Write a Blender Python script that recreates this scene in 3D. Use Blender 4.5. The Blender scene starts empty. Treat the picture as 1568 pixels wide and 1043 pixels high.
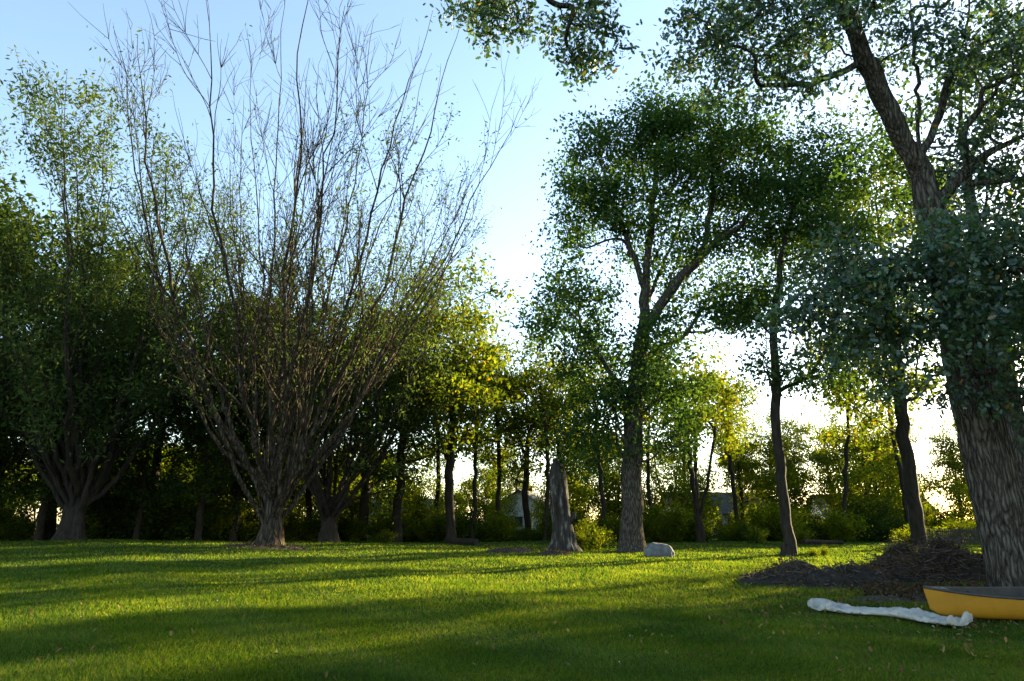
import bpy, math, random, time
import numpy as np
from mathutils import Vector, noise as mnoise
rng=np.random.default_rng(11); random.seed(5)
scene=bpy.context.scene
scene.view_settings.view_transform='Standard'; scene.view_settings.look='None'; scene.view_settings.exposure=0
SUN_AZ=50.0; SUN_EL=12.5

# ---------------- helpers ----------------
def gz(x,y):
    x=np.asarray(x,float); y=np.asarray(y,float)
    z=0.55*np.exp(-((x+26)**2/320+(y-42)**2/220))
    z=z+0.05*np.sin(x*.31+1)*np.sin(y*.23)+0.03*np.sin(x*.8+y*.5)
    return z
def link(o,parent=None):
    scene.collection.objects.link(o)
    if parent: o.parent=parent
    return o
def make_obj(name,parts,mats,parent=None):
    vs=[];lp=[];tot=[];mi=[];sm=[];off=0
    for v,f,m,s in parts:
        if len(f)==0: continue
        v=np.asarray(v,float).reshape(-1,3); f=np.asarray(f,int)
        vs.append(v); lp.append((f+off).ravel()); tot.append(np.full(len(f),f.shape[1]))
        mi.append(np.full(len(f),m)); sm.append(np.full(len(f),s,bool)); off+=len(v)
    V=np.concatenate(vs);L=np.concatenate(lp);T=np.concatenate(tot)
    me=bpy.data.meshes.new(name)
    me.vertices.add(len(V)); me.vertices.foreach_set('co',V.astype(np.float32).ravel())
    me.loops.add(len(L)); me.loops.foreach_set('vertex_index',L.astype(np.int32))
    me.polygons.add(len(T)); st=np.concatenate([[0],np.cumsum(T)[:-1]]).astype(np.int32)
    me.polygons.foreach_set('loop_start',st)
    me.polygons.foreach_set('material_index',np.concatenate(mi).astype(np.int32))
    me.polygons.foreach_set('use_smooth',np.concatenate(sm))
    me.update(calc_edges=True)
    for m in mats: me.materials.append(m)
    o=bpy.data.objects.new(name,me)
    if parent!='nolink': link(o,parent)
    return o
def merge_parts(parts):
    d={}
    for v,f,m,s in parts:
        k=(f.shape[1],m,s); d.setdefault(k,[]).append((v,f))
    out=[]
    for (k,m,s),l in d.items():
        off=0;V=[];F=[]
        for v,f in l: V.append(v);F.append(f+off);off+=len(v)
        out.append((np.concatenate(V),np.concatenate(F),m,s))
    return out
def tube(P,R,k=6,mat=0,rough=0.0,cap=False):
    P=np.asarray(P,float);R=np.asarray(R,float);n=len(P)
    T=np.gradient(P,axis=0);T/=np.linalg.norm(T,axis=1)[:,None]+1e-9
    m=np.abs(T.mean(0));ref=np.zeros(3);ref[np.argmin(m)]=1
    N=np.cross(T,ref);N/=np.linalg.norm(N,axis=1)[:,None]+1e-9
    B=np.cross(T,N);a=np.arange(k)*2*math.pi/k
    RR=R[:,None]*np.ones(k)
    if rough>0:
        ph=rng.uniform(0,6,3);t=np.arange(n)[:,None]*.25
        RR=RR*(1+rough*(np.sin(3*a+ph[0]+t)+.7*np.sin(5*a+ph[1]-t*.7)+.5*np.sin(8*a+ph[2])))
    V=P[:,None]+RR[...,None]*(np.cos(a)[:,None]*N[:,None]+np.sin(a)[:,None]*B[:,None])
    i=np.arange(n-1)[:,None]*k;j=np.arange(k);j2=(j+1)%k
    F=np.stack([i+j,i+j2,i+k+j2,i+k+j],-1).reshape(-1,4)
    V=V.reshape(-1,3)
    if cap:
        c0=len(V);V=np.concatenate([V,[P[0]],[P[-1]]])
        A=np.stack([j,j2,np.full(k,c0)],-1)
        Bq=np.stack([(n-1)*k+j,(n-1)*k+j2,np.full(k,c0+1)],-1)
        return [(V,F,mat,True),(V,np.concatenate([A,Bq]),mat,False)]
    return [(V,F,mat,True)]
def catmull(P,R,sub=2,jit=0.0):
    P=np.asarray(P,float);R=np.asarray(R,float)
    if len(P)<3: 
        t=np.linspace(0,1,sub+1)[:,None]
        Q=P[0]*(1-t)+P[-1]*t; return Q,R[0]*(1-t[:,0])+R[-1]*t[:,0]
    Q=np.concatenate([[2*P[0]-P[1]],P,[2*P[-1]-P[-2]]])
    out=[];ro=[]
    for s in range(sub):
        t=s/sub
        o=.5*((2*Q[1:-2])+(-Q[:-3]+Q[2:-1])*t+(2*Q[:-3]-5*Q[1:-2]+4*Q[2:-1]-Q[3:])*t*t+(-Q[:-3]+3*Q[1:-2]-3*Q[2:-1]+Q[3:])*t**3)
        out.append(o);ro.append(R[:-1]*(1-t)+R[1:]*t)
    O=np.stack(out,1).reshape(-1,3);r=np.stack(ro,1).ravel()
    if jit>0:
        sl=np.linalg.norm(P[1]-P[0]); J=rng.normal(0,jit*sl,O.shape);J[0]=0;O=O+J
    return np.concatenate([O,P[-1:]]),np.concatenate([r,R[-1:]])
OAK=np.array([(0,0),(.28,.2),(.36,.1),(.5,.3),(.6,.14),(.78,.22),(1,0),(.78,-.22),(.6,-.14),(.5,-.3),(.36,-.1),(.28,-.2)])
RH=np.array([(0,0),(.45,.5),(1,0),(.45,-.5)])
def leaves(C,per,sigma,size,aspect=.55,shape=RH,droop=.2,mat=1,upb=.5,sz=None):
    C=np.repeat(C,per,axis=0);n=len(C)
    if n==0: return (np.zeros((0,3)),np.zeros((0,4),int),mat,False)
    sg=np.array([sigma,sigma,sigma*(.75 if sz is None else sz)])
    P=C+rng.normal(0,1,(n,3))*sg
    a=rng.normal(0,1,(n,3));a[:,2]-=droop;a/=np.linalg.norm(a,axis=1)[:,None]
    nn=rng.normal(0,1,(n,3));nn[:,2]+=upb;b=np.cross(nn,a);b/=np.linalg.norm(b,axis=1)[:,None]+1e-9
    c=np.cross(a,b)
    L=size*rng.uniform(.6,1.25,n)
    k=len(shape)
    V=P[:,None]+L[:,None,None]*(shape[:,0][:,None]*a[:,None]+(shape[:,1]*aspect*(1 if shape is RH else 1.8))[:,None]*b[:,None]+(np.abs(shape[:,1])*.35*aspect)[:,None]*c[:,None])
    F=np.arange(n*k).reshape(n,k)
    return (V.reshape(-1,3),F,mat,False)

# ---------------- materials ----------------
def new_mat(name):
    m=bpy.data.materials.new(name);m.use_nodes=True;nt=m.node_tree;nt.nodes.clear()
    out=nt.nodes.new('ShaderNodeOutputMaterial');return m,nt,out
def ramp(nt,inp,stops):
    r=nt.nodes.new('ShaderNodeValToRGB');cr=r.color_ramp
    while len(cr.elements)<len(stops): cr.elements.new(.5)
    for e,(p,c) in zip(cr.elements,stops): e.position=p;e.color=(*c,1)
    nt.links.new(inp,r.inputs[0]);return r.outputs[0]
def leaf_mat(name,c1,c2,c3,trans=.5,tint=(1.5,1.35,.5),gloss=0,autumn=0.0,nsc=.55,lo=(.6,.65,.65),hi=(1.3,1.25,1.05)):
    m,nt,out=new_mat(name);L=nt.links.new
    g=nt.nodes.new('ShaderNodeNewGeometry')
    col=ramp(nt,g.outputs['Random Per Island'],[(0,c1),(.5,c2),(1-autumn*.5,c3)]+([(1,(.22,.12,.02))] if autumn else []))
    tc=nt.nodes.new('ShaderNodeTexCoord');no=nt.nodes.new('ShaderNodeTexNoise');no.inputs['Scale'].default_value=nsc;no.inputs['Detail'].default_value=1
    L(tc.outputs['Object'],no.inputs['Vector'])
    br=ramp(nt,no.outputs[0],[(.35,lo),(.65,hi)])
    mx=nt.nodes.new('ShaderNodeMix');mx.data_type='RGBA';mx.blend_type='MULTIPLY';mx.inputs[0].default_value=1
    L(col,mx.inputs[6]);L(br,mx.inputs[7])
    t2=nt.nodes.new('ShaderNodeMix');t2.data_type='RGBA';t2.blend_type='MULTIPLY';t2.inputs[0].default_value=1
    L(mx.outputs[2],t2.inputs[6]);t2.inputs[7].default_value=(*tint,1)
    d=nt.nodes.new('ShaderNodeBsdfDiffuse');t=nt.nodes.new('ShaderNodeBsdfTranslucent')
    L(mx.outputs[2],d.inputs[0]);L(t2.outputs[2],t.inputs[0])
    ms=nt.nodes.new('ShaderNodeMixShader');ms.inputs[0].default_value=trans
    L(d.outputs[0],ms.inputs[1]);L(t.outputs[0],ms.inputs[2])
    if gloss>0:
        gl=nt.nodes.new('ShaderNodeBsdfGlossy');gl.inputs['Roughness'].default_value=.45;gl.inputs[0].default_value=(.8,.9,1,1)
        m2=nt.nodes.new('ShaderNodeMixShader');m2.inputs[0].default_value=gloss
        L(ms.outputs[0],m2.inputs[1]);L(gl.outputs[0],m2.inputs[2]);L(m2.outputs[0],out.inputs[0])
    else: L(ms.outputs[0],out.inputs[0])
    return m
def rough_mat(name,stops,scale=(1,1,1),nscale=4,detail=6,bump=.5,rough=.9,bdist=.05,spec=.2,metal=0):
    m,nt,out=new_mat(name);L=nt.links.new
    tc=nt.nodes.new('ShaderNodeTexCoord');mp=nt.nodes.new('ShaderNodeMapping');mp.inputs['Scale'].default_value=scale
    no=nt.nodes.new('ShaderNodeTexNoise');no.inputs['Scale'].default_value=nscale;no.inputs['Detail'].default_value=detail;no.inputs['Roughness'].default_value=.65
    L(tc.outputs['Object'],mp.inputs[0]);L(mp.outputs[0],no.inputs['Vector'])
    c=ramp(nt,no.outputs[0],stops)
    b=nt.nodes.new('ShaderNodeBump');b.inputs['Strength'].default_value=bump;b.inputs['Distance'].default_value=bdist
    L(no.outputs[0],b.inputs['Height'])
    p=nt.nodes.new('ShaderNodeBsdfPrincipled');p.inputs['Roughness'].default_value=rough;p.inputs['Specular IOR Level'].default_value=spec;p.inputs['Metallic'].default_value=metal
    L(c,p.inputs['Base Color']);L(b.outputs[0],p.inputs['Normal']);L(p.outputs[0],out.inputs[0])
    return m
def furrow_bark(name,dark,mid,light,sc=11,zs=.13,bd=.12):
    m,nt,out=new_mat(name);L=nt.links.new
    tc=nt.nodes.new('ShaderNodeTexCoord');n0=nt.nodes.new('ShaderNodeTexNoise');n0.inputs['Scale'].default_value=2.5;n0.inputs['Detail'].default_value=4
    L(tc.outputs['Object'],n0.inputs['Vector'])
    mx=nt.nodes.new('ShaderNodeMix');mx.data_type='VECTOR';mx.inputs[0].default_value=.12
    L(tc.outputs['Object'],mx.inputs[4]);L(n0.outputs['Color'],mx.inputs[5])
    mp=nt.nodes.new('ShaderNodeMapping');mp.inputs['Scale'].default_value=(1,1,zs);L(mx.outputs[1],mp.inputs[0])
    vo=nt.nodes.new('ShaderNodeTexVoronoi');vo.feature='DISTANCE_TO_EDGE';vo.inputs['Scale'].default_value=sc;L(mp.outputs[0],vo.inputs['Vector'])
    no=nt.nodes.new('ShaderNodeTexNoise');no.inputs['Scale'].default_value=26;no.inputs['Detail'].default_value=6;no.inputs['Roughness'].default_value=.7;L(mp.outputs[0],no.inputs['Vector'])
    ad=nt.nodes.new('ShaderNodeMath');ad.operation='MULTIPLY_ADD';ad.inputs[1].default_value=.9;L(no.outputs[0],ad.inputs[0]);L(vo.outputs['Distance'],ad.inputs[2])
    c=ramp(nt,ad.outputs[0],[(.38,dark),(.56,mid),(.85,light)])
    b=nt.nodes.new('ShaderNodeBump');b.inputs['Strength'].default_value=1;b.inputs['Distance'].default_value=bd;L(ad.outputs[0],b.inputs['Height'])
    d=nt.nodes.new('ShaderNodeBsdfDiffuse');L(c,d.inputs[0]);L(b.outputs[0],d.inputs['Normal']);L(d.outputs[0],out.inputs[0])
    return m
bark=furrow_bark('oak_bark',(.02,.016,.013),(.065,.057,.048),(.17,.155,.13),14)
bark_w=furrow_bark('willow_bark',(.015,.012,.009),(.045,.037,.028),(.12,.1,.076),6,.14,.1)
bark_d=rough_mat('dark_bark',[(.3,(.012,.01,.008)),(.7,(.04,.033,.026))],(1,1,.2),6,3,.8,.95,.05)
L_oak=leaf_mat('oak_leaves',(.02,.052,.021),(.036,.078,.027),(.06,.113,.03),.4,(1.8,1.6,.6))
L_near=leaf_mat('near_oak_leaves',(.02,.05,.026),(.034,.075,.034),(.052,.1,.036),.4,(1.7,1.55,.55),.05,.06)
L_wil=leaf_mat('willow_leaves',(.042,.074,.027),(.062,.1,.038),(.09,.125,.044),.5,(1.4,1.3,.6))
L_bg=leaf_mat('woodland_leaves',(.036,.068,.014),(.062,.1,.018),(.11,.135,.022),.5,(2.2,1.8,.4),0,.05)
L_bg2=leaf_mat('woodland_dark_leaves',(.022,.046,.014),(.04,.07,.019),(.065,.093,.023),.45,(2.0,1.75,.45))
L_sh=leaf_mat('shrub_leaves',(.052,.09,.012),(.08,.13,.017),(.15,.175,.022),.6,(2.2,1.8,.35),0,.06)

# ---------------- tree growers ----------------
def resample(P,step):
    P=np.asarray(P,float);Q,_=catmull(P,np.ones(len(P)),8)
    s=np.concatenate([[0],np.cumsum(np.linalg.norm(np.diff(Q,axis=0),axis=1))])
    n=max(2,int(s[-1]/step)+1);t=np.linspace(0,s[-1],n)
    return np.stack([np.interp(t,s,Q[:,i]) for i in range(3)],1)
def blob(c,r,n,clump=10,sig=.7,shell=2.0):
    c=np.array(c,float);r=np.array(r,float);k=max(1,n//clump)
    d=rng.normal(0,1,(k,3));d/=np.linalg.norm(d,axis=1)[:,None]
    ce=c+d*r*(rng.uniform(0,1,k)**(1/(1+shell)))[:,None]
    return np.repeat(ce,clump,axis=0)+rng.normal(0,1,(k*clump,3))*sig*np.array([1,1,.7])
def grow(guides,A,rb,r0=.012,bf=.25,zmin=2.0,step=.8,gj=.06,sub=2,flare=.5,kbase=18):
    pos=[];par=[];plen=[]
    for gi,G in enumerate(guides):
        Q=resample(G,step);Q[1:-1]+=rng.normal(0,gj,Q[1:-1].shape)
        if gi==0: pr=-1;l=0;start=0
        else:
            D=np.linalg.norm(np.array(pos)-Q[0],axis=1);pr=int(np.argmin(D));l=plen[pr];start=1
        for q in Q[start:]:
            if pr>=0:l=l+np.linalg.norm(q-pos[pr])
            pos.append(q);par.append(pr);plen.append(l);pr=len(pos)-1
    z0=pos[0][2];ng=len(pos);n=len(A)
    GP=np.array(pos);GL=np.array(plen)
    D=np.linalg.norm(A[:,None]-GP[None],axis=2)+bf*GL[None]
    D[:,GP[:,2]-z0<zmin]=1e9
    best=D.min(1);bi=D.argmin(1)
    P=np.zeros((ng+n,3));P[:ng]=GP;par=par+[0]*n;PL=np.zeros(ng+n);PL[:ng]=GL
    alive=np.ones(n,bool);cnt=ng
    for _ in range(n):
        j=int(np.argmin(np.where(alive,best,1e12)));alive[j]=False
        p=bi[j];P[cnt]=A[j];par[cnt]=int(p);PL[cnt]=PL[p]+np.linalg.norm(A[j]-P[p])
        nc=np.linalg.norm(A-A[j],axis=1)+bf*PL[cnt]
        u=nc<best;best[u]=nc[u];bi[u]=cnt;cnt+=1
    N=len(P);ch=[[] for _ in range(N)]
    for i in range(1,N): ch[par[i]].append(i)
    tips=sum(1 for c in ch if not c)
    pw=math.log(tips)/math.log(rb/r0)
    acc=np.zeros(N)
    for i in range(N-1,-1,-1):
        if not ch[i]: acc[i]=1
        if par[i]>=0: acc[par[i]]+=acc[i]
    R=r0*acc**(1/pw)
    main=[max(c,key=lambda k:R[k]) if c else -1 for c in ch]
    P2=P.copy()
    for i in range(ng,N):
        if main[i]>=0: P2[i]=.5*P[i]+.25*(P[par[i]]+P[main[i]])
    parts=[];stack=[(0,-1)]
    while stack:
        s,pr=stack.pop();ids=[s];
        while main[ids[-1]]>=0:
            for c in ch[ids[-1]]:
                if c!=main[ids[-1]]: stack.append((c,ids[-1]))
            ids.append(main[ids[-1]])
        Q=P2[ids];r=R[ids].copy()
        if pr>=0: Q=np.concatenate([[P2[pr]],Q]);r=np.concatenate([[min(r[0]*1.15,R[pr]*.95)],r])
        Q,r=catmull(Q,r,sub,.04 if r[0]<.1 else .012)
        if pr<0: r=r*(1+flare*np.exp(-(Q[:,2]-z0)/.5)+flare*.3*np.exp(-(Q[:,2]-z0)/2)); Q[0,2]-=.25
        k=3 if r[0]<.03 else (4 if r[0]<.08 else (8 if r[0]<.25 else kbase))
        parts+=tube(Q,r,k,0,.035 if r[0]>.25 else 0)
    thin=P2[ng:][(R[ng:]<r0*3.2)]
    return merge_parts(parts),thin

def willow(name,bx,by,H,SR,nst,alive_p,seed,lean=(0,0),leafn=3,twl=1.0,mats=None,rb=.7,leafsz=.2,zlo=.25,up=.09,thin=1,spl=(1.0,3.0),drop=.25,lzmax=1e9,lsig=.3,qmax=1.08):
    r_=np.random.default_rng(seed);b=np.array([bx,by,float(gz(bx,by))]);parts=[];LC=[]
    def path(p,d,L,n,up,nz):
        pts=[p];d=d/np.linalg.norm(d)
        for i in range(n):
            d=d+np.array([0,0,up])+r_.normal(0,nz,3);d/=np.linalg.norm(d);pts.append(pts[-1]+d*L/n)
        return np.array(pts)
    tp=np.array([[0,0,-.2],[.02,0,.4],[.05,.02,1.2],[.0,.05,2.2],[.05,0,3.4]])+b
    parts+=tube(*catmull(tp,np.array([rb*1.7,rb*1.2,rb*.92,rb*.8,rb*.4]),4),28,0,.1)
    for s in range(nst):
        ph=s*2.39996+r_.uniform(-.3,.3);q=math.sqrt((s+.5)/nst)*r_.uniform(.85,qmax)
        h=np.array([math.cos(ph),math.sin(ph),0])
        top=H*(1-drop*q*q)*r_.uniform(.82,1.03)
        st=b+h*rb*.4+np.array([0,0,r_.uniform(*spl)])
        e=b+h*q*SR+np.array([lean[0],lean[1],top])
        c=b+h*q*SR*r_.uniform(.45,.72)+np.array([lean[0]*.4,lean[1]*.4,top*r_.uniform(.32,.46)])
        t=np.linspace(0,1,26)[:,None]
        S=(1-t)**2*st+2*t*(1-t)*c+t*t*e
        wob=np.cumsum(r_.normal(0,.12,(26,3)),0);wob-=wob[0];S=S+wob*np.array([1,1,.3])
        R0=rb*r_.uniform(.17,.33)*(.8 if q<.5 else 1)*thin;R=R0*(1-t[:,0])**1.05+.012
        parts+=tube(S,R,8,0,.03)
        live=r_.uniform()<alive_p
        T=np.gradient(S,axis=0)
        nc=int(13*twl)
        for ci in range(nc):
            ti=r_.uniform(zlo,.97);k=int(ti*25);p=S[k];tan=T[k]/np.linalg.norm(T[k])
            rd=r_.normal(0,1,3);rd-=tan*rd.dot(tan);rd/=np.linalg.norm(rd)
            d=tan+rd*r_.uniform(.3,.8)
            L=H*r_.uniform(.1,.27)*(1.1-.6*ti)
            C=path(p,d,L,7,up,.08);cr=min(R[k]*.6,.02+L*.009)
            parts+=tube(C,np.linspace(cr,.01,8),4,0)
            for ui in range(int(L*1.5)+2):
                kk=r_.integers(2,8);p2=C[kk];tn=C[kk]-C[kk-1];tn/=np.linalg.norm(tn)
                rd=r_.normal(0,1,3);d2=tn+rd*.4
                L2=r_.uniform(.8,2.6)
                U=path(p2,d2,L2,3,up,.12);parts+=tube(U,np.linspace(.016,.007,4),3,0)
                lv=live and U[1][2]<lzmax
                if lv and r_.uniform()<.85: LC.append(U[1:])
                elif r_.uniform()<.04: LC.append(U[2:])
                if r_.uniform()<.5:
                    W=path(U[2],(U[3]-U[2])+r_.normal(0,.3,3)*L2/4,r_.uniform(.5,1.2),2,.05,.1)
                    parts+=tube(W,np.linspace(.011,.006,3),3,0)
                    if lv: LC.append(W[1:])
    LC=np.concatenate(LC)
    parts=merge_parts(parts)
    parts.append(leaves(LC,leafn,lsig,leafsz,.34,droop=-.1,upb=.2))
    return make_obj(name,parts,mats or [bark_w,L_wil])
willow('willow_tree',-13.3,39,34,13.4,30,.5,3,(.8,0),3,twl=.95,rb=.58,leafsz=.24,zlo=.2,drop=.2,lzmax=24,thin=.9)
willow('willow_tree',-28,45,31.5,13,24,.97,8,(-4,0),8,rb=.7,mats=[bark_d,L_wil],leafsz=.36,up=.05,twl=.85,drop=.22,lsig=.5,zlo=.12)
willow('willow_tree',-13.8,53,27,12,20,.95,19,(1.5,0),5,rb=.6,mats=[bark_d,L_wil],leafsz=.36,zlo=.12,up=.03,twl=.85,lsig=.4)
def G(x,y): return float(gz(x,y))
# --- far oak
g=[[(6.9,41,G(6.9,41)),(7.1,41,5),(7.6,41,10),(8.2,41,13.5)],
   [(8.2,41,13.5),(8.7,41,17.5),(9.3,41,22),(9.9,41,26.5)],
   [(7.9,41,12.5),(9.6,40.6,15.2),(12,40.3,18),(15,40,20.5),(17,40,23)],
   [(8.5,41,16),(7.4,40.5,19),(6.2,40,22.5),(5.5,40,25)],
   [(7.7,41,11),(8.6,42.5,15),(10.5,44,19),(12.5,44,24)],
   [(12,40.3,18),(13,40.5,22),(13.5,41,26)],
   [(7.3,41,8.5),(5.8,41,11),(4.3,41,13.5)]]
A=np.concatenate([blob((12.9,41,25.6),(5.6,4.5,4.2),640,7,.6),blob((9.4,41,27.4),(3.4,3,2.2),200,7,.6),blob((5.9,41,24.6),(2.9,3,2.4),210,7,.6),
  blob((16.6,41,22.5),(4.8,4,4.7),540,7,.6),blob((5.2,41,20.8),(3.0,3,2.4),200,7,.6),blob((10.5,41,21.4),(5.2,4,3.8),380,7,.6),blob((3.9,41,14.2),(2.8,3,3.2),260,7,.6),
  blob((7,41,11),(3.8,3.5,3.4),300,7,.6),blob((12.8,41,16.2),(4.8,3.5,2.8),280,7,.6),blob((5.3,41,6.8),(2.4,2.2,3),160,8),blob((9.3,41,8),(2.8,2,2.6),140,8)])
w,t=grow(g,A,.6,zmin=3)
make_obj('oak_tree',w+[leaves(t,22,.46,.27,.62)],[bark,L_oak])
# --- slender tree
g=[[(15.2,39,G(15.2,39)),(15.1,39,5),(15.3,39,10),(15.8,39,14),(17,39,19),(18.5,39,23)],
   [(15.5,39,12),(14.3,39,14),(13.3,39,16)],[(15.6,39,12.8),(18,39,14.5),(20.5,39,16.5)]]
A=np.concatenate([blob((18,39,20),(3.8,3.5,3.2),300),blob((20.5,39,16.3),(3.6,3,2.6),240),blob((15,39,14.5),(2.8,3,2.2),130),blob((20.5,39,24),(3,3,2.4),160),blob((17.5,39,10.8),(4,3,2),150)])
w,t=grow(g,A,.27,zmin=5,flare=.3)
make_obj('hickory_tree',w+[leaves(t,22,.5,.27,.6)],[bark_d,L_oak])
g=[[(27.5,48,G(27.5,48)),(27.5,48,6),(27.8,48,12),(28,48,18),(28,48,24)]]
A=np.concatenate([blob((28.5,48,24),(6,5,4),380),blob((30,48,17),(6,5,3),220),blob((25,48,15),(4,4,2.4),120),blob((28,48,10.5),(4.5,4,2),90)])
w,t=grow(g,A,.42,zmin=6,flare=.3)
make_obj('maple_tree',w+[leaves(t,20,.5,.32,.7)],[bark_d,L_bg])
# --- big near oak
g=[[(11.3,16.2,G(11.2,16.2)),(11.2,16.2,2.5),(11.05,16.2,6),(10.9,16.2,9),(10.8,16.2,10.8),(11.1,16.2,13.5),(11.2,16,17)],
   [(10.8,16.2,10.4),(10.0,15.9,12),(9.1,15.4,14),(8.2,15,16.2),(6.5,14.7,17.2),(4,14.4,16.6),(1.8,14.2,15.9),(.2,14,15.3)],
   [(10.85,16.2,11),(11.6,16.2,12.3),(12.1,16.2,13.6),(13.4,16.3,14.6),(15.5,16.5,15.4)],
   [(10.9,16.2,7.6),(12.5,15.8,8.4),(14.5,15.4,8.6)],
   [(10.85,16.2,6.6),(9.8,15.2,7.4),(8.4,14.6,7.4),(7.4,14.4,6.6)],
   [(10.9,16.2,9.6),(12.4,16,10.9),(14.3,15.8,11.8)],
   [(8.6,15.2,15.1),(7.6,15,15.2),(6.4,14.9,14.9)],
   [(10.9,16.2,7.6),(11,15,8.1),(10.6,14.2,8)]]
A1=np.concatenate([blob((10.2,14.6,6.9),(3.8,1.6,1.8),380,7,.36),blob((13.5,15,7.4),(3.2,2,3),420,7,.4),
  blob((8.0,14.4,6.0),(1.9,1.2,1.6),220,7,.33),blob((14,15.5,11.8),(3,2.2,2.8),430,7,.4),blob((11,14.2,7.4),(2.2,1,1.2),130,7,.33),
  blob((-.6,14,14.1),(1.6,1,1.2),150,5,.25),blob((1.8,14,13.3),(.75,.7,1.5),110,5,.22),
  blob((6.4,14.9,13.6),(2.4,1.6,1.6),330,5,.3),blob((9.3,15.5,14.8),(2.6,2,1.8),220,6,.36),blob((12.8,15.8,14.3),(2.4,1.8,1.6),200,6,.36),blob((11.5,16,18),(6,4,2.6),200,8,.6),
  blob((11.6,14.8,4.2),(2.0,1.2,1.0),110,6,.3)])
w,t=grow(g,A1,.5,r0=.008,zmin=5.2,step=.5,gj=.03,kbase=32,flare=.12,bf=.08)
make_obj('oak_tree',w+[leaves(t,20,.2,.15,.6,shape=OAK,droop=.4)],[bark,L_near])
g=[[(17.9,24,G(17,24)),(17.7,24,5),(17.7,24,10),(17.7,24,16)]]
A=np.concatenate([blob((17,24,16),(4,4,4),240),blob((18.5,23,9),(3.5,3,3),220)])
w,t=grow(g,A,.4,zmin=5,flare=.2)
make_obj('oak_tree',w+[leaves(t,20,.35,.22,.6)],[bark,L_oak])
# ---------------- woodland (instanced) ----------------
variants=[]
def variant(name,h,rb,crowns,guides,leafm,per=18,ls=.34,sg=.5):
    A=np.concatenate([blob(c,r,n) for c,r,n in crowns])
    w,t=grow(guides,A,rb,zmin=1 if h<12 else 3,r0=.014,flare=.3)
    o=make_obj(name,w+[leaves(t,per,sg,ls,.65)],[bark_d,leafm],parent='nolink')
    variants.append((o.data,h))
variant('round_crown',20,.28,[((0,0,14),(4.5,4.5,5),380),((1.5,0,8.5),(4,4,2.5),120)],[[(0,0,-.2),(.2,0,5),(0,.2,10),(.3,0,16)],[(0,0,7),(2,.5,10),(3.2,.6,13)]],L_bg)
variant('tall_sparse',20,.22,[((0,0,15.5),(3,3,4),200),((-1,0,11),(2.5,2.5,1.5),40)],[[(0,0,-.2),(-.4,0,5),(-.2,.2,11),(.4,0,17)]],L_bg,14)
variant('multi_stem',18,.3,[((-1.5,0,12.5),(4,4,4),220),((2.5,0,11),(3.5,3.5,4),200)],[[(0,0,-.2),(-.3,0,1.5),(-1.4,0,6),(-2.4,0,12)],[(-.3,0,1.5),(.8,.3,6),(2.2,.5,12)],[(-.2,0,1.2),(.3,-1,6),(.5,-1.8,11)]],L_bg)
variant('dark_full',20,.34,[((0,0,12.5),(5,5,6.5),480),((0,0,5.5),(4.5,4.5,3),160)],[[(0,0,-.2),(.1,0,5),(-.1,.2,10),(.3,0,16)]],L_bg2,18)
variant('leaning_light',19,.2,[((2.5,0,14),(3.2,3.2,3.6),180),((1,0,9.5),(2.5,2.5,1.5),40)],[[(0,0,-.2),(.6,0,5),(1.4,.2,10),(2.6,0,16)]],L_bg,14)
variant('understory',9,.14,[((0,0,5.5),(2.8,2.8,3),200),((0,0,2.5),(2.8,2.8,1.6),90)],[[(0,0,-.2),(.2,0,1),(-.3,0,3),(0,.2,7)],[(0,0,.6),(1,.3,2.5),(1.6,0,5)]],L_sh,14,.3,.42)
def empty(name):
    e=bpy.data.objects.new(name,None);link(e);return e
wood=empty('distant_trees')
def put(v,x,y,h,rot=None,par=wood,sxy=None,nm='tree'):
    me,h0=variants[v];o=bpy.data.objects.new(nm,me);link(o,par)
    s=h/h0;q=sxy or s*random.uniform(.9,1.1)
    o.location=(x,y,G(x,y));o.scale=(q,q,s);o.rotation_euler=(0,0,random.uniform(0,6.28) if rot is None else rot)
T=[(0,-5.2,58,25),(0,-10,61,25),(3,-14,66,24),(1,-1.6,68,20.5),(0,1.5,71,21),(0,5,72,20.5),(4,8.5,66,19),(1,3,64,17),(4,-3.5,63,18),
 (1,14,70,17),(2,16.5,62,19),(1,23,72,18),(1,64,60,20),(4,31,66,19),(1,38,68,19),
 (3,-40,43,27),(3,-45,50,27),(3,-34,52,25),(0,-30,58,25),(3,-24,60,24),(2,-20,57,22),(3,-51,58,26),(3,-38,62,26),(3,-58,50,26),(0,-19,66,23),(3,-62,64,26),
 (1,-8,72,19),(3,-28,70,24),(0,-47,42,24),(3,-37,50,16),(3,-32,48,13),(3,-23,52,14),(3,-34,41,11),(3,-22,56,17),(3,-27,51,12),
 (0,33,84,15),(2,39,78,14),(0,45,82,15),(0,51,80,14),(2,57,84,16),(0,28,86,15),(1,21,84,15),(2,12,84,14),(0,62,76,13),(0,41,90,17),(0,36,92,17),(0,48,92,17),(0,31,94,16),
 # out-of-frame trees added east of the lawn to cast shade and stripes on it
 (0,28,27,20),(3,34,33,20),(3,24,14,18),(0,45,47,19),(0,33,20,20),(1,42,52,19)]
for v,x,y,h in T: put(v,x,y,h)
for i in range(26):
    x=-70+i*6+random.uniform(-2,2); 
    if x>-12 and random.random()<.3: continue
    put(random.choice([1,2,4,0]),x,random.uniform(88,98),random.uniform(11,15))
def clear(x,y):
    r=x/y
    return abs(r-.018)<.022 or abs(r-.29)<.02
for i in range(84):
    x=-72+i*1.8+random.uniform(-1.2,1.2);y=random.uniform(68,90);h=random.uniform(4.5,9.5) if x>-15 else random.uniform(8,12)
    if clear(x,y): continue
    put(5,x,y,h)

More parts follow.
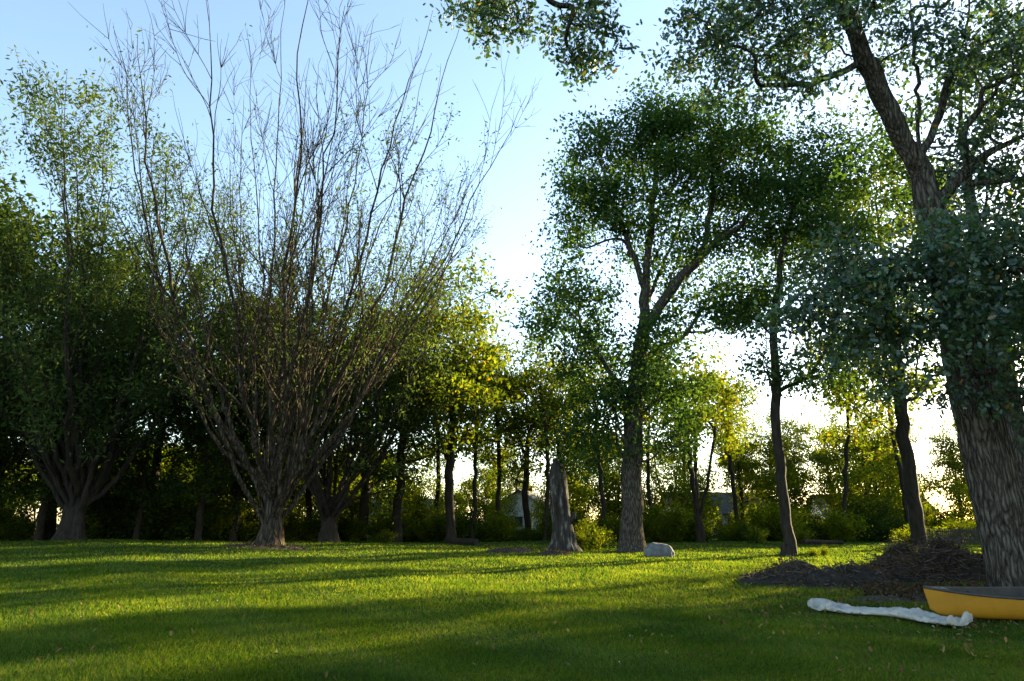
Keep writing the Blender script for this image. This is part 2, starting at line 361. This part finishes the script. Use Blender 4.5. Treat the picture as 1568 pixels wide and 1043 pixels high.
def shrub_var(name,m,r,h,n,per,ls):
    k=14;parts=[];C=[]
    for i in range(k):
        a=rng.uniform(0,6.28);q=rng.uniform(.1,1);e=np.array([math.cos(a)*q*r,math.sin(a)*q*r,h*rng.uniform(.55,1)*(1-.35*q)])
        P=resample([(0,0,0),e*np.array([.4,.4,.5]),e],.3);parts+=tube(P,np.linspace(.03,.008,len(P)),4)
        for p in P[len(P)//4:]: C.append(p+rng.normal(0,.25,(n,3)))
    C=np.concatenate(C);return make_obj(name,merge_parts(parts)+[leaves(C,per,.22,ls,.65)],[bark_d,m],parent='nolink').data
SV=[shrub_var('shrub_a',L_sh,1.9,3.0,4,7,.2),shrub_var('shrub_b',L_bg,1.6,2.4,4,8,.18),shrub_var('shrub_c',L_bg2,2.0,3.4,5,7,.2)]
und=empty('woodland_undergrowth')
def putsh(v,x,y,s,par=und):
    o=bpy.data.objects.new('shrub',SV[v]);link(o,par);o.location=(x,y,G(x,y)-.05);o.scale=(s,s,s*random.uniform(.8,1.15));o.rotation_euler=(0,0,random.uniform(0,6.28))
for i in range(220):
    x=random.uniform(-66,72)
    edge=64 if x>-14 else max(46,64-(-14-x)*.8)
    y=edge+abs(random.gauss(0,3.5));s=random.uniform(.5,1.15)
    if x<-20: s*=1.4
    if clear(x,y): s*=.45
    putsh(random.choice([0,0,1,2]) if x>-20 else random.choice([0,1,2,2]),x,y,s)
for x,y,s in [(4.6,44,.7),(4.0,43,.5),(5.2,46,.8),(-10,56,.5),(20,58,.7),(23,57,.6),(31,55,.8),(36,58,1),(41,57,1),(15.5,36.8,.25),(16.4,37.5,.2),(13.6,21.5,.35),(14.5,20.5,.4),(13.2,18.4,.28)]: putsh(1,x,y,s)

# ---------------- ground ----------------
def ground():
    n=260;u=np.linspace(-1,1,n);xs=np.sinh(u*4.2)/np.sinh(4.2)*1500
    v=np.linspace(-1,1,n);ys=30+np.sinh(v*4.2)/np.sinh(4.2)*1500
    X,Y=np.meshgrid(xs,ys);Z=gz(X,Y);V=np.stack([X,Y,Z],-1).reshape(-1,3)
    i=np.arange(n-1)[:,None]*n;j=np.arange(n-1);F=np.stack([i+j,i+j+1,i+n+j+1,i+n+j],-1).reshape(-1,4)
    m=rough_mat('lawn_ground',[(.3,(.022,.036,.011)),(.55,(.035,.058,.015)),(.75,(.065,.075,.028))],(1,1,1),2.2,8,.6,1,.03,0)
    return make_obj('lawn',[(V,F,0,True)],[m])
ground()
def grass():
    n=640000;u=rng.uniform(0,1,n);a,b=1/6.2,1/64.
    Y=1/(a-u*(a-b));X=rng.uniform(-1,1,n)*(Y*.84+1.5)
    keep=~((X-8.2)**2/3.2+(Y-19.6)**2/1.6<1)
    worn=np.exp(-(((X-11.2)/3.6)**2+((Y-15.6)/3.0)**2))+.6*np.exp(-(((X-7.6)/1.6)**2+((Y-9.3)/.9)**2))
    keep&=rng.uniform(0,1,n)>worn*.95
    X=X[keep];Y=Y[keep];n=len(X)
    sc=(Y/8)**.85
    nz=np.sin(X*.9+np.sin(Y*.7)*2)*np.sin(Y*1.1+np.sin(X*.6)*2)
    h=(.032+.034*rng.uniform(0,1,n))*(1+.3*nz)*np.minimum(sc,2.2)**.6
    w=.0055*sc*rng.uniform(.6,1.4,n)
    th=rng.uniform(0,2*math.pi,n);dx=np.cos(th)*w;dy=np.sin(th)*w
    st=np.where(np.floor((X*.82+Y*.57)/1.3)%2==0,1,-1)
    lx=rng.normal(0,.5,n)*h+.4*h*st*-.57;ly=rng.normal(0,.5,n)*h+.6*h*st*.82
    Z=gz(X,Y)-.003
    V=np.stack([np.stack([X-dx,Y-dy,Z],-1),np.stack([X+dx,Y+dy,Z],-1),np.stack([X+lx,Y+ly,Z+h],-1)],1).reshape(-1,3)
    m=leaf_mat('grass_blades',(.028,.07,.012),(.05,.102,.018),(.115,.145,.04),.5,(2.3,1.85,.4),0,0,.6,(.65,.75,.7),(1.3,1.2,1.1))
    make_obj('lawn_grass',[(V,np.arange(n*3).reshape(n,3),0,False)],[m])
grass()
def litter():
    n=2600;Y=rng.uniform(7,40,n);X=rng.uniform(-1,1,n)*Y*.8
    n2=4600;X2=9.5+rng.normal(0,3.2,n2);Y2=14.5+rng.normal(0,3.6,n2);Y2=np.maximum(Y2,5)
    X=np.concatenate([X,X2]);Y=np.concatenate([Y,Y2])
    C=np.stack([X,Y,gz(X,Y)+.045],-1)
    p=leaves(C,1,.01,.075,.6,shape=OAK,droop=0,mat=0,upb=6)
    m=leaf_mat('fallen_leaf',(.08,.05,.025),(.15,.095,.045),(.23,.17,.07),.2,(1,1,1))
    make_obj('fallen_leaves',[p],[m])
    n=22;Y=rng.uniform(8,30,n);X=rng.uniform(-1,1,n)*Y*.75
    C=np.stack([X,Y,gz(X,Y)+.045],-1);p=leaves(np.repeat(C,3,0),1,.008,.024,.9,droop=0,mat=0,upb=2)
    make_obj('white_clover_flowers',[p],[leaf_mat('white_petal',(.5,.5,.48),(.6,.6,.58),(.65,.65,.62),.2,(1,1,1))])
litter()

# ---------------- snag ----------------
def snag():
    n=70;k=40;z=np.linspace(-.2,5.15,n);a=np.arange(k)*2*math.pi/k
    prof=np.interp(z,[-.2,.1,.5,1.2,2.2,3.2,4.0,4.5,4.9,5.15],[1.0,.88,.64,.54,.5,.52,.46,.43,.34,.2])
    V=[]
    for i in range(n):
        for j in range(k):
            d=Vector((math.cos(a[j])*1.7,math.sin(a[j])*1.7,z[i]*.45))
            f=1+.28*mnoise.noise(d*1.3)+.16*mnoise.noise(Vector((d.x*3.5,d.y*3.5,d.z*1.2)))
            f+=.18*math.exp(-max(z[i],0)/.4)*math.sin(5*a[j]+1)
            V.append((prof[i]*f*math.cos(a[j])*1.05+.08*math.sin(z[i]*1.1)-.03*z[i],prof[i]*f*math.sin(a[j]),z[i]+(.0 if z[i]<4.4 else .25*math.cos(a[j]+2.5)*(z[i]-4.4))))
    V=np.array(V)+np.array([2.95,41.6,G(2.9,41.6)])
    i=np.arange(n-1)[:,None]*k;j=np.arange(k);j2=(j+1)%k;F=np.stack([i+j,i+j2,i+k+j2,i+k+j],-1).reshape(-1,4)
    m=rough_mat('weathered_wood',[(.38,(.015,.013,.011)),(.54,(.04,.035,.03)),(.66,(.2,.19,.18))],(1.3,1.3,.35),2.2,7,.8,.9,.08)
    parts=[(V,F,0,True),(V,np.arange((n-1)*k,n*k)[None],0,True)]
    b=np.array([2.95,41.6,G(2.9,41.6)])
    parts+=tube(*catmull(b+np.array([[-.2,0,3.9],[-.3,-.1,4.7],[-.28,-.12,5.4]]),[.32,.28,.12],4),14,0,.06,True)
    parts+=tube(*catmull(b+np.array([[.3,-.2,1.6],[.62,-.3,1.9],[.72,-.35,2.2]]),[.22,.17,.1],4),12,0,.06,True)
    make_obj('tree_snag',parts,[m])
snag()

# ---------------- rocks, piles, logs ----------------
def rock(name,x,y,sx,sy,sz,rot,mat,seed):
    bpy.ops.mesh.primitive_ico_sphere_add(subdivisions=5,radius=1);o=bpy.context.object;o.name=name
    for v in o.data.vertices:
        c=v.co;q=Vector((abs(c.x)**.8*np.sign(c.x),abs(c.y)**.8*np.sign(c.y),abs(c.z)**.8*np.sign(c.z)))
        q*=1+.22*mnoise.noise(c*1.3+Vector((seed,0,0)))+.07*mnoise.noise(c*4+Vector((seed,3,0)))
        v.co=Vector((q.x*sx,q.y*sy,q.z*sz))
    for p in o.data.polygons:p.use_smooth=True
    o.location=(x,y,G(x,y)+sz*.55);o.rotation_euler=(.05,.1,rot);o.data.materials.append(mat)
mst=rough_mat('boulder_stone',[(.3,(.07,.075,.08)),(.55,(.13,.138,.15)),(.75,(.22,.22,.22))],(1,1,1),3,9,.5,.9,.05,.1)
rock('boulder',7.2,35,.7,.5,.47,.3,mst,2)
def heap(name,x,y,sx,sy,h,stops,nst,stl,sr,seed,leafm=None,nl=0,flat=.45):
    r_=np.random.default_rng(seed);n=60;u=np.linspace(-1.3,1.3,n);X,Y=np.meshgrid(u,u)
    Z=np.zeros_like(X)
    def hh(a,b):
        q=Vector((a*2+seed,b*2,0));R=math.hypot(a,b)*(1+.3*mnoise.noise(q*.8))
        return h*max(0,1-R**2.6)*(.75+.8*mnoise.noise(q*1.1))+.12*h*mnoise.noise(q*4)*(R<1.1)-.05*max(0,R-.9)*3
    for i in range(n):
        for j in range(n): Z[i,j]=hh(X[i,j],Y[i,j])
    XX=x+X*sx;YY=y+Y*sy;V=np.stack([XX,YY,gz(XX,YY)+Z+.015],-1).reshape(-1,3)
    i=np.arange(n-1)[:,None]*n;j=np.arange(n-1);F=np.stack([i+j,i+j+1,i+n+j+1,i+n+j],-1).reshape(-1,4)
    parts=[(V,F,0,True)]
    for s in range(nst):
        a=r_.uniform(0,6.28);q=math.sqrt(r_.uniform(0,1));ca,cb=math.cos(a)*q,math.sin(a)*q;px,py=x+ca*sx,y+cb*sy
        z=G(px,py)+max(0,hh(ca,cb))*r_.uniform(.8,1.12)
        d=r_.normal(0,1,3);d[2]*=flat;d/=np.linalg.norm(d);L=stl*r_.uniform(.4,1.2)
        P=np.array([(px,py,z)+d*L*t+np.array([0,0,.04])+r_.normal(0,.04*L,3) for t in (-.5,-.2,.15,.5)])
        P[:,2]=np.maximum(P[:,2],G(px,py)+.02)
        rr=sr*r_.uniform(.4,1.3);parts+=tube(P,[rr,rr*.9,rr*.7,rr*.4],5,1)
    ms=[rough_mat(name+'_soil',stops,(1,1,1),7,10,1,1,.08,.1),rough_mat(name+'_sticks',[(.3,(.03,.024,.02)),(.7,(.1,.08,.065))],(1,1,1),5,4,.4,.9)]
    parts=merge_parts(parts)
    if nl:
        C=[]
        for s in range(nl):
            a=r_.uniform(0,6.28);q=math.sqrt(r_.uniform(0,1));ca,cb=math.cos(a)*q,math.sin(a)*q
            C.append((x+ca*sx,y+cb*sy,G(x+ca*sx,y+cb*sy)+max(0,hh(ca,cb))+.05))
        parts.append(leaves(np.array(C),3,.08,.1,.6,mat=2));ms.append(leafm)
    make_obj(name,parts,ms)
dead=leaf_mat('dead_leaves',(.03,.022,.016),(.052,.037,.025),(.09,.064,.04),.25,(1.2,1,.8))
heap('mulch_pile',8.3,19.6,2.1,1.5,.55,[(.3,(.012,.011,.01)),(.6,(.04,.034,.03)),(.8,(.11,.1,.09))],300,.4,.02,1,dead,300)
heap('brush_pile',12.2,20.8,2.1,1.6,.95,[(.3,(.015,.012,.01)),(.7,(.045,.034,.027))],900,.85,.012,22,dead,1100,.3)
heap('mulch_bed',-.1,38.5,1.3,1.0,.2,[(.3,(.03,.024,.02)),(.7,(.08,.065,.05))],60,.3,.015,7,dead,100)
heap('mulch_bed',2.1,35.5,.9,.7,.16,[(.3,(.03,.024,.02)),(.7,(.08,.065,.05))],40,.3,.015,9,dead,60)
heap('leaf_litter_bed',10.8,16.0,3.0,2.2,.1,[(.3,(.03,.026,.02)),(.7,(.11,.09,.07))],160,.3,.01,10,dead,1500)
heap('leaf_litter_bed',-13.3,38.6,2.3,1.4,.12,[(.3,(.05,.04,.025)),(.7,(.2,.15,.09))],120,.7,.02,12,dead,300)
def log(name,p,q,r):
    P=np.linspace(p,q,8)+rng.normal(0,.03,(8,3));P[:,2]=[G(a[0],a[1])+r*.8 for a in P]
    make_obj(name,tube(P,r*np.linspace(1,.8,8),14,0,.05,True),[bark_d])
log('fallen_log',(-4.6,55,0),(-2.6,53,0),.28);log('fallen_log',(22.5,55,0),(26,56,0),.2)
P=np.array([[14.6,37.8,-.1],[14.6,37.8,.25],[14.62,37.8,.55]]);make_obj('tree_stump',tube(*catmull(P,[.42,.33,.31],3),18,0,.06,True),[bark_d])

# ---------------- canoe ----------------
def canoe():
    par=empty('yellow_canoe');n=41;k=17;Lc=5.0;V=[]
    for i in range(n):
        s=-1+2*i/(n-1);w=.44*(1-abs(s)**2.3)+.008;sh=.36+.10*abs(s)**3;keel=.03*abs(s)**4+(.10*max(0,abs(s)-.93)/.07)
        for j in range(k):
            a=math.pi*j/(k-1);cx=math.cos(a);sy=math.sin(a)
            y=w*np.sign(cx)*abs(cx)**.55;z=sh-(sh-keel)*sy**.6
            xs=s*(Lc/2-.13*(1-(z/.46))*max(0,(abs(s)-.8)/.2))
            V.append((xs,y,z))
    V=np.array(V);i=np.arange(n-1)[:,None]*k;j=np.arange(k-1);F=np.stack([i+j,i+j+1,i+k+j+1,i+k+j],-1).reshape(-1,4)
    my=rough_mat('canoe_yellow',[(.3,(.28,.13,.008)),(.7,(.42,.2,.013))],(1,1,1),2.2,8,.15,.5,.01,.4)
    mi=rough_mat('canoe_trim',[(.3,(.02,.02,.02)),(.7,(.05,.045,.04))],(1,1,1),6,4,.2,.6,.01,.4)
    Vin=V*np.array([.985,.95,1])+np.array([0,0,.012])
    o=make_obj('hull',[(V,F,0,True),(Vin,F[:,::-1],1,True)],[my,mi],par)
    for sgn,nm in ((0,'gunwale_left'),(k-1,'gunwale_right')):
        g=V[sgn::k]+np.array([0,0,.01]);make_obj(nm,tube(g,np.full(n,.02),8),[mi],par)
    for x in (-1.6,0,1.4):
        make_obj('thwart' if x==0 else 'seat',tube([(x,-.42*(1-abs(x/2.5)**2.3),.33),(x,0,.33),(x,.42*(1-abs(x/2.5)**2.3),.33)],[.03]*3,8,0,0,True),[mi],par)
    for x in (-2.28,2.28):
        make_obj('deck_plate',[(np.array([(x-.18*np.sign(x),-.1,.45),(x-.18*np.sign(x),.1,.45),(x+.2*np.sign(x),0,.475)]),np.array([[0,1,2]]),0,False)],[mi],par)
    par.location=(9.55,12.35,G(9.5,12.4)+.04);par.rotation_euler=(math.radians(8),0,math.radians(-3));par.scale=(1,1,1.05)
canoe()
# ---------------- white cover ----------------
def cover():
    ctrl=np.array([(5.75,13.75),(6.0,13.75),(6.35,13.3),(6.7,12.75),(7.0,12.25),(7.15,11.85),(7.22,11.72)])
    P,_=catmull(np.c_[ctrl,np.zeros(len(ctrl))],np.ones(len(ctrl)),16);n=len(P);k=36;V=[]
    T=np.gradient(P,axis=0);T/=np.linalg.norm(T,axis=1)[:,None]
    for i in range(n):
        t=i/(n-1);S=np.array([-T[i][1],T[i][0],0])
        w=.3*(1+.15*math.sin(t*9)+.08*math.sin(t*23))*min(1,(t+.03)*9)**.4*min(1,(1-t+.01)*14)**.4+.04*(t>.9)
        hh=.11+.035*math.sin(t*14)+.06*math.exp(-((t-.93)/.05)**2)+.04*math.exp(-((t-.1)/.06)**2)
        hh*=min(1,(1-t+.02)*20)**.5*min(1,(t+.02)*20)**.5
        for j in range(k):
            a=2*math.pi*j/k;c=math.cos(a);s=math.sin(a)
            zt=hh*(.5+.5*np.sign(s)*abs(s)**.7)*(1-.8*math.exp(-((c-.2*math.sin(t*11))/.22)**2)*(s>0))
            nz=.05*mnoise.noise(Vector((P[i][0]*7+c*2.2,P[i][1]*7,s*2)))+.03*mnoise.noise(Vector((P[i][0]*18+c*6,P[i][1]*18,s*2)))
            p=P[i]+S*(w*np.sign(c)*abs(c)**.7+.05*math.sin(t*16))
            V.append((p[0],p[1],float(gz(p[0],p[1]))+.045+zt+nz*(s>-.3)))
    V=np.array(V);i=np.arange(n-1)[:,None]*k;j=np.arange(k);j2=(j+1)%k;F=np.stack([i+j,i+j2,i+k+j2,i+k+j],-1).reshape(-1,4)
    m=rough_mat('white_vinyl',[(.3,(.24,.23,.205)),(.6,(.38,.365,.33))],(1,1,1),5,6,.6,.6,.04,.3)
    make_obj('crumpled_white_tarp',[(V,F,0,True),(V,np.arange(k)[None],0,True),(V,np.arange((n-1)*k,n*k)[None],0,True)],[m])
cover()

# ---------------- houses + fence ----------------
def box(x0,x1,y0,y1,z0,z1):
    V=np.array([(x,y,z) for z in (z0,z1) for x,y in ((x0,y0),(x1,y0),(x1,y1),(x0,y1))],float)
    F=np.array([[0,1,2,3],[7,6,5,4],[0,4,5,1],[1,5,6,2],[2,6,7,3],[3,7,4,0]]);return (V,F,0,False)
wm=rough_mat('white_siding',[(.3,(.5,.5,.49)),(.7,(.62,.62,.6))],(.2,.2,8),3,2,.2,.8,.02)
rm=rough_mat('grey_shingles',[(.3,(.07,.07,.075)),(.7,(.14,.14,.15))],(1,1,3),4,5,.4,.9,.02)
gm,nt,out=new_mat('window_glass');p=nt.nodes.new('ShaderNodeBsdfPrincipled');p.inputs['Base Color'].default_value=(.03,.04,.05,1);p.inputs['Roughness'].default_value=.1;nt.links.new(p.outputs[0],out.inputs[0])
dm=rough_mat('door_paint',[(.3,(.12,.04,.03)),(.7,(.15,.05,.04))],(1,1,1),3,2,.1,.6,.01)
def house(x,y,w,d,hw,hr,rot):
    e=empty('white_house');a,b=w/2,d/2
    V=np.array([(-a,-b,0),(a,-b,0),(a,b,0),(-a,b,0),(-a,-b,hw),(a,-b,hw),(a,b,hw),(-a,b,hw),(-a,0,hr),(a,0,hr)],float)
    make_obj('walls',[(V,np.array([[0,1,5,4],[2,3,7,6]]),0,False),(V,np.array([[1,2,6,9,5],[3,0,4,8,7]]),0,False)],[wm],e)
    s=(hr-hw)/b;o=.4;t=.14
    for sg,nm in ((-1,'roof_front'),(1,'roof_back')):
        V=[]
        for zz in (0.02,t):
            for X,Y in ((-a-o,sg*(b+o)),(a+o,sg*(b+o)),(a+o,0.0),(-a-o,0.0)): V.append((X,Y,hr-s*abs(Y)+zz))
        q=box(0,1,0,1,0,1);make_obj(nm,[(np.array(V),q[1],0,False)],[rm],e)
    for X in np.linspace(-a+1.5,a-1.5,4):
        make_obj('window',[box(X-.5,X+.5,-b-.05,-b+.05,1.0,2.2)],[gm],e);make_obj('window_sill',[box(X-.6,X+.6,-b-.1,-b-.003,.9,.99)],[wm],e)
    make_obj('door',[box(-.5,.45,-b-.06,-b+.02,0,2.05)],[dm],e)
    make_obj('gable_window',[box(a-.02,a+.05,-.5,.5,1.2,2.4)],[gm],e);make_obj('gable_window',[box(-a-.05,-a+.02,-.5,.5,1.2,2.4)],[gm],e)
    make_obj('chimney',[box(a*.4,a*.4+.7,-.3,.5,hr-1,hr+.9)],[dm],e)
    e.location=(x,y,G(x,y));e.rotation_euler=(0,0,rot)
house(2.0,92,9,8,3.0,5.6,math.radians(75));house(28,96,14,9,2.9,5.6,.1);house(50,99,14,9,2.9,5.4,-.15);house(-17,100,14,9,2.7,5.0,.1)
def fence():
    parts=[]
    X0,X1,Y=33,46,56
    for x in np.arange(X0,X1,.16):
        parts.append(box(x,x+.09,Y,Y+.025,.02,1.2+.0))
    for z in (.35,.95): parts.append(box(X0,X1,Y+.03,Y+.08,z,z+.09))
    for x in np.arange(X0,X1,2.4): parts.append(box(x,x+.1,Y+.085,Y+.18,0,1.35))
    make_obj('picket_fence',merge_parts(parts),[rough_mat('fence_wood',[(.3,(.03,.03,.03)),(.7,(.07,.065,.06))],(1,1,.3),6,4,.3,.9)])
fence()

# ---------------- sky / sun / camera ----------------
w=bpy.data.worlds.new('World');scene.world=w;w.use_nodes=True;nt=w.node_tree
sky=nt.nodes.new('ShaderNodeTexSky');sky.sky_type='NISHITA';sky.sun_disc=False
sky.sun_elevation=math.radians(SUN_EL);sky.sun_rotation=math.radians(SUN_AZ);sky.air_density=1;sky.dust_density=.4;sky.ozone_density=.9
bg=nt.nodes['Background'];nt.links.new(sky.outputs[0],bg.inputs[0]);bg.inputs[1].default_value=.54
S=Vector((math.sin(math.radians(SUN_AZ))*math.cos(math.radians(SUN_EL)),math.cos(math.radians(SUN_AZ))*math.cos(math.radians(SUN_EL)),math.sin(math.radians(SUN_EL))))
ld=bpy.data.lights.new('sun','SUN');ld.energy=32;ld.angle=math.radians(.5);ld.color=(1,.8,.46)
lo=bpy.data.objects.new('sun',ld);link(lo);lo.rotation_euler=S.to_track_quat('Z','Y').to_euler();lo.location=(60,60,40)
cd=bpy.data.cameras.new('camera');cd.lens=24;cd.sensor_width=36;cd.clip_end=4000
co=bpy.data.objects.new('camera',cd);link(co);co.location=(0,0,1.6);co.rotation_euler=(math.radians(105),0,0);scene.camera=co
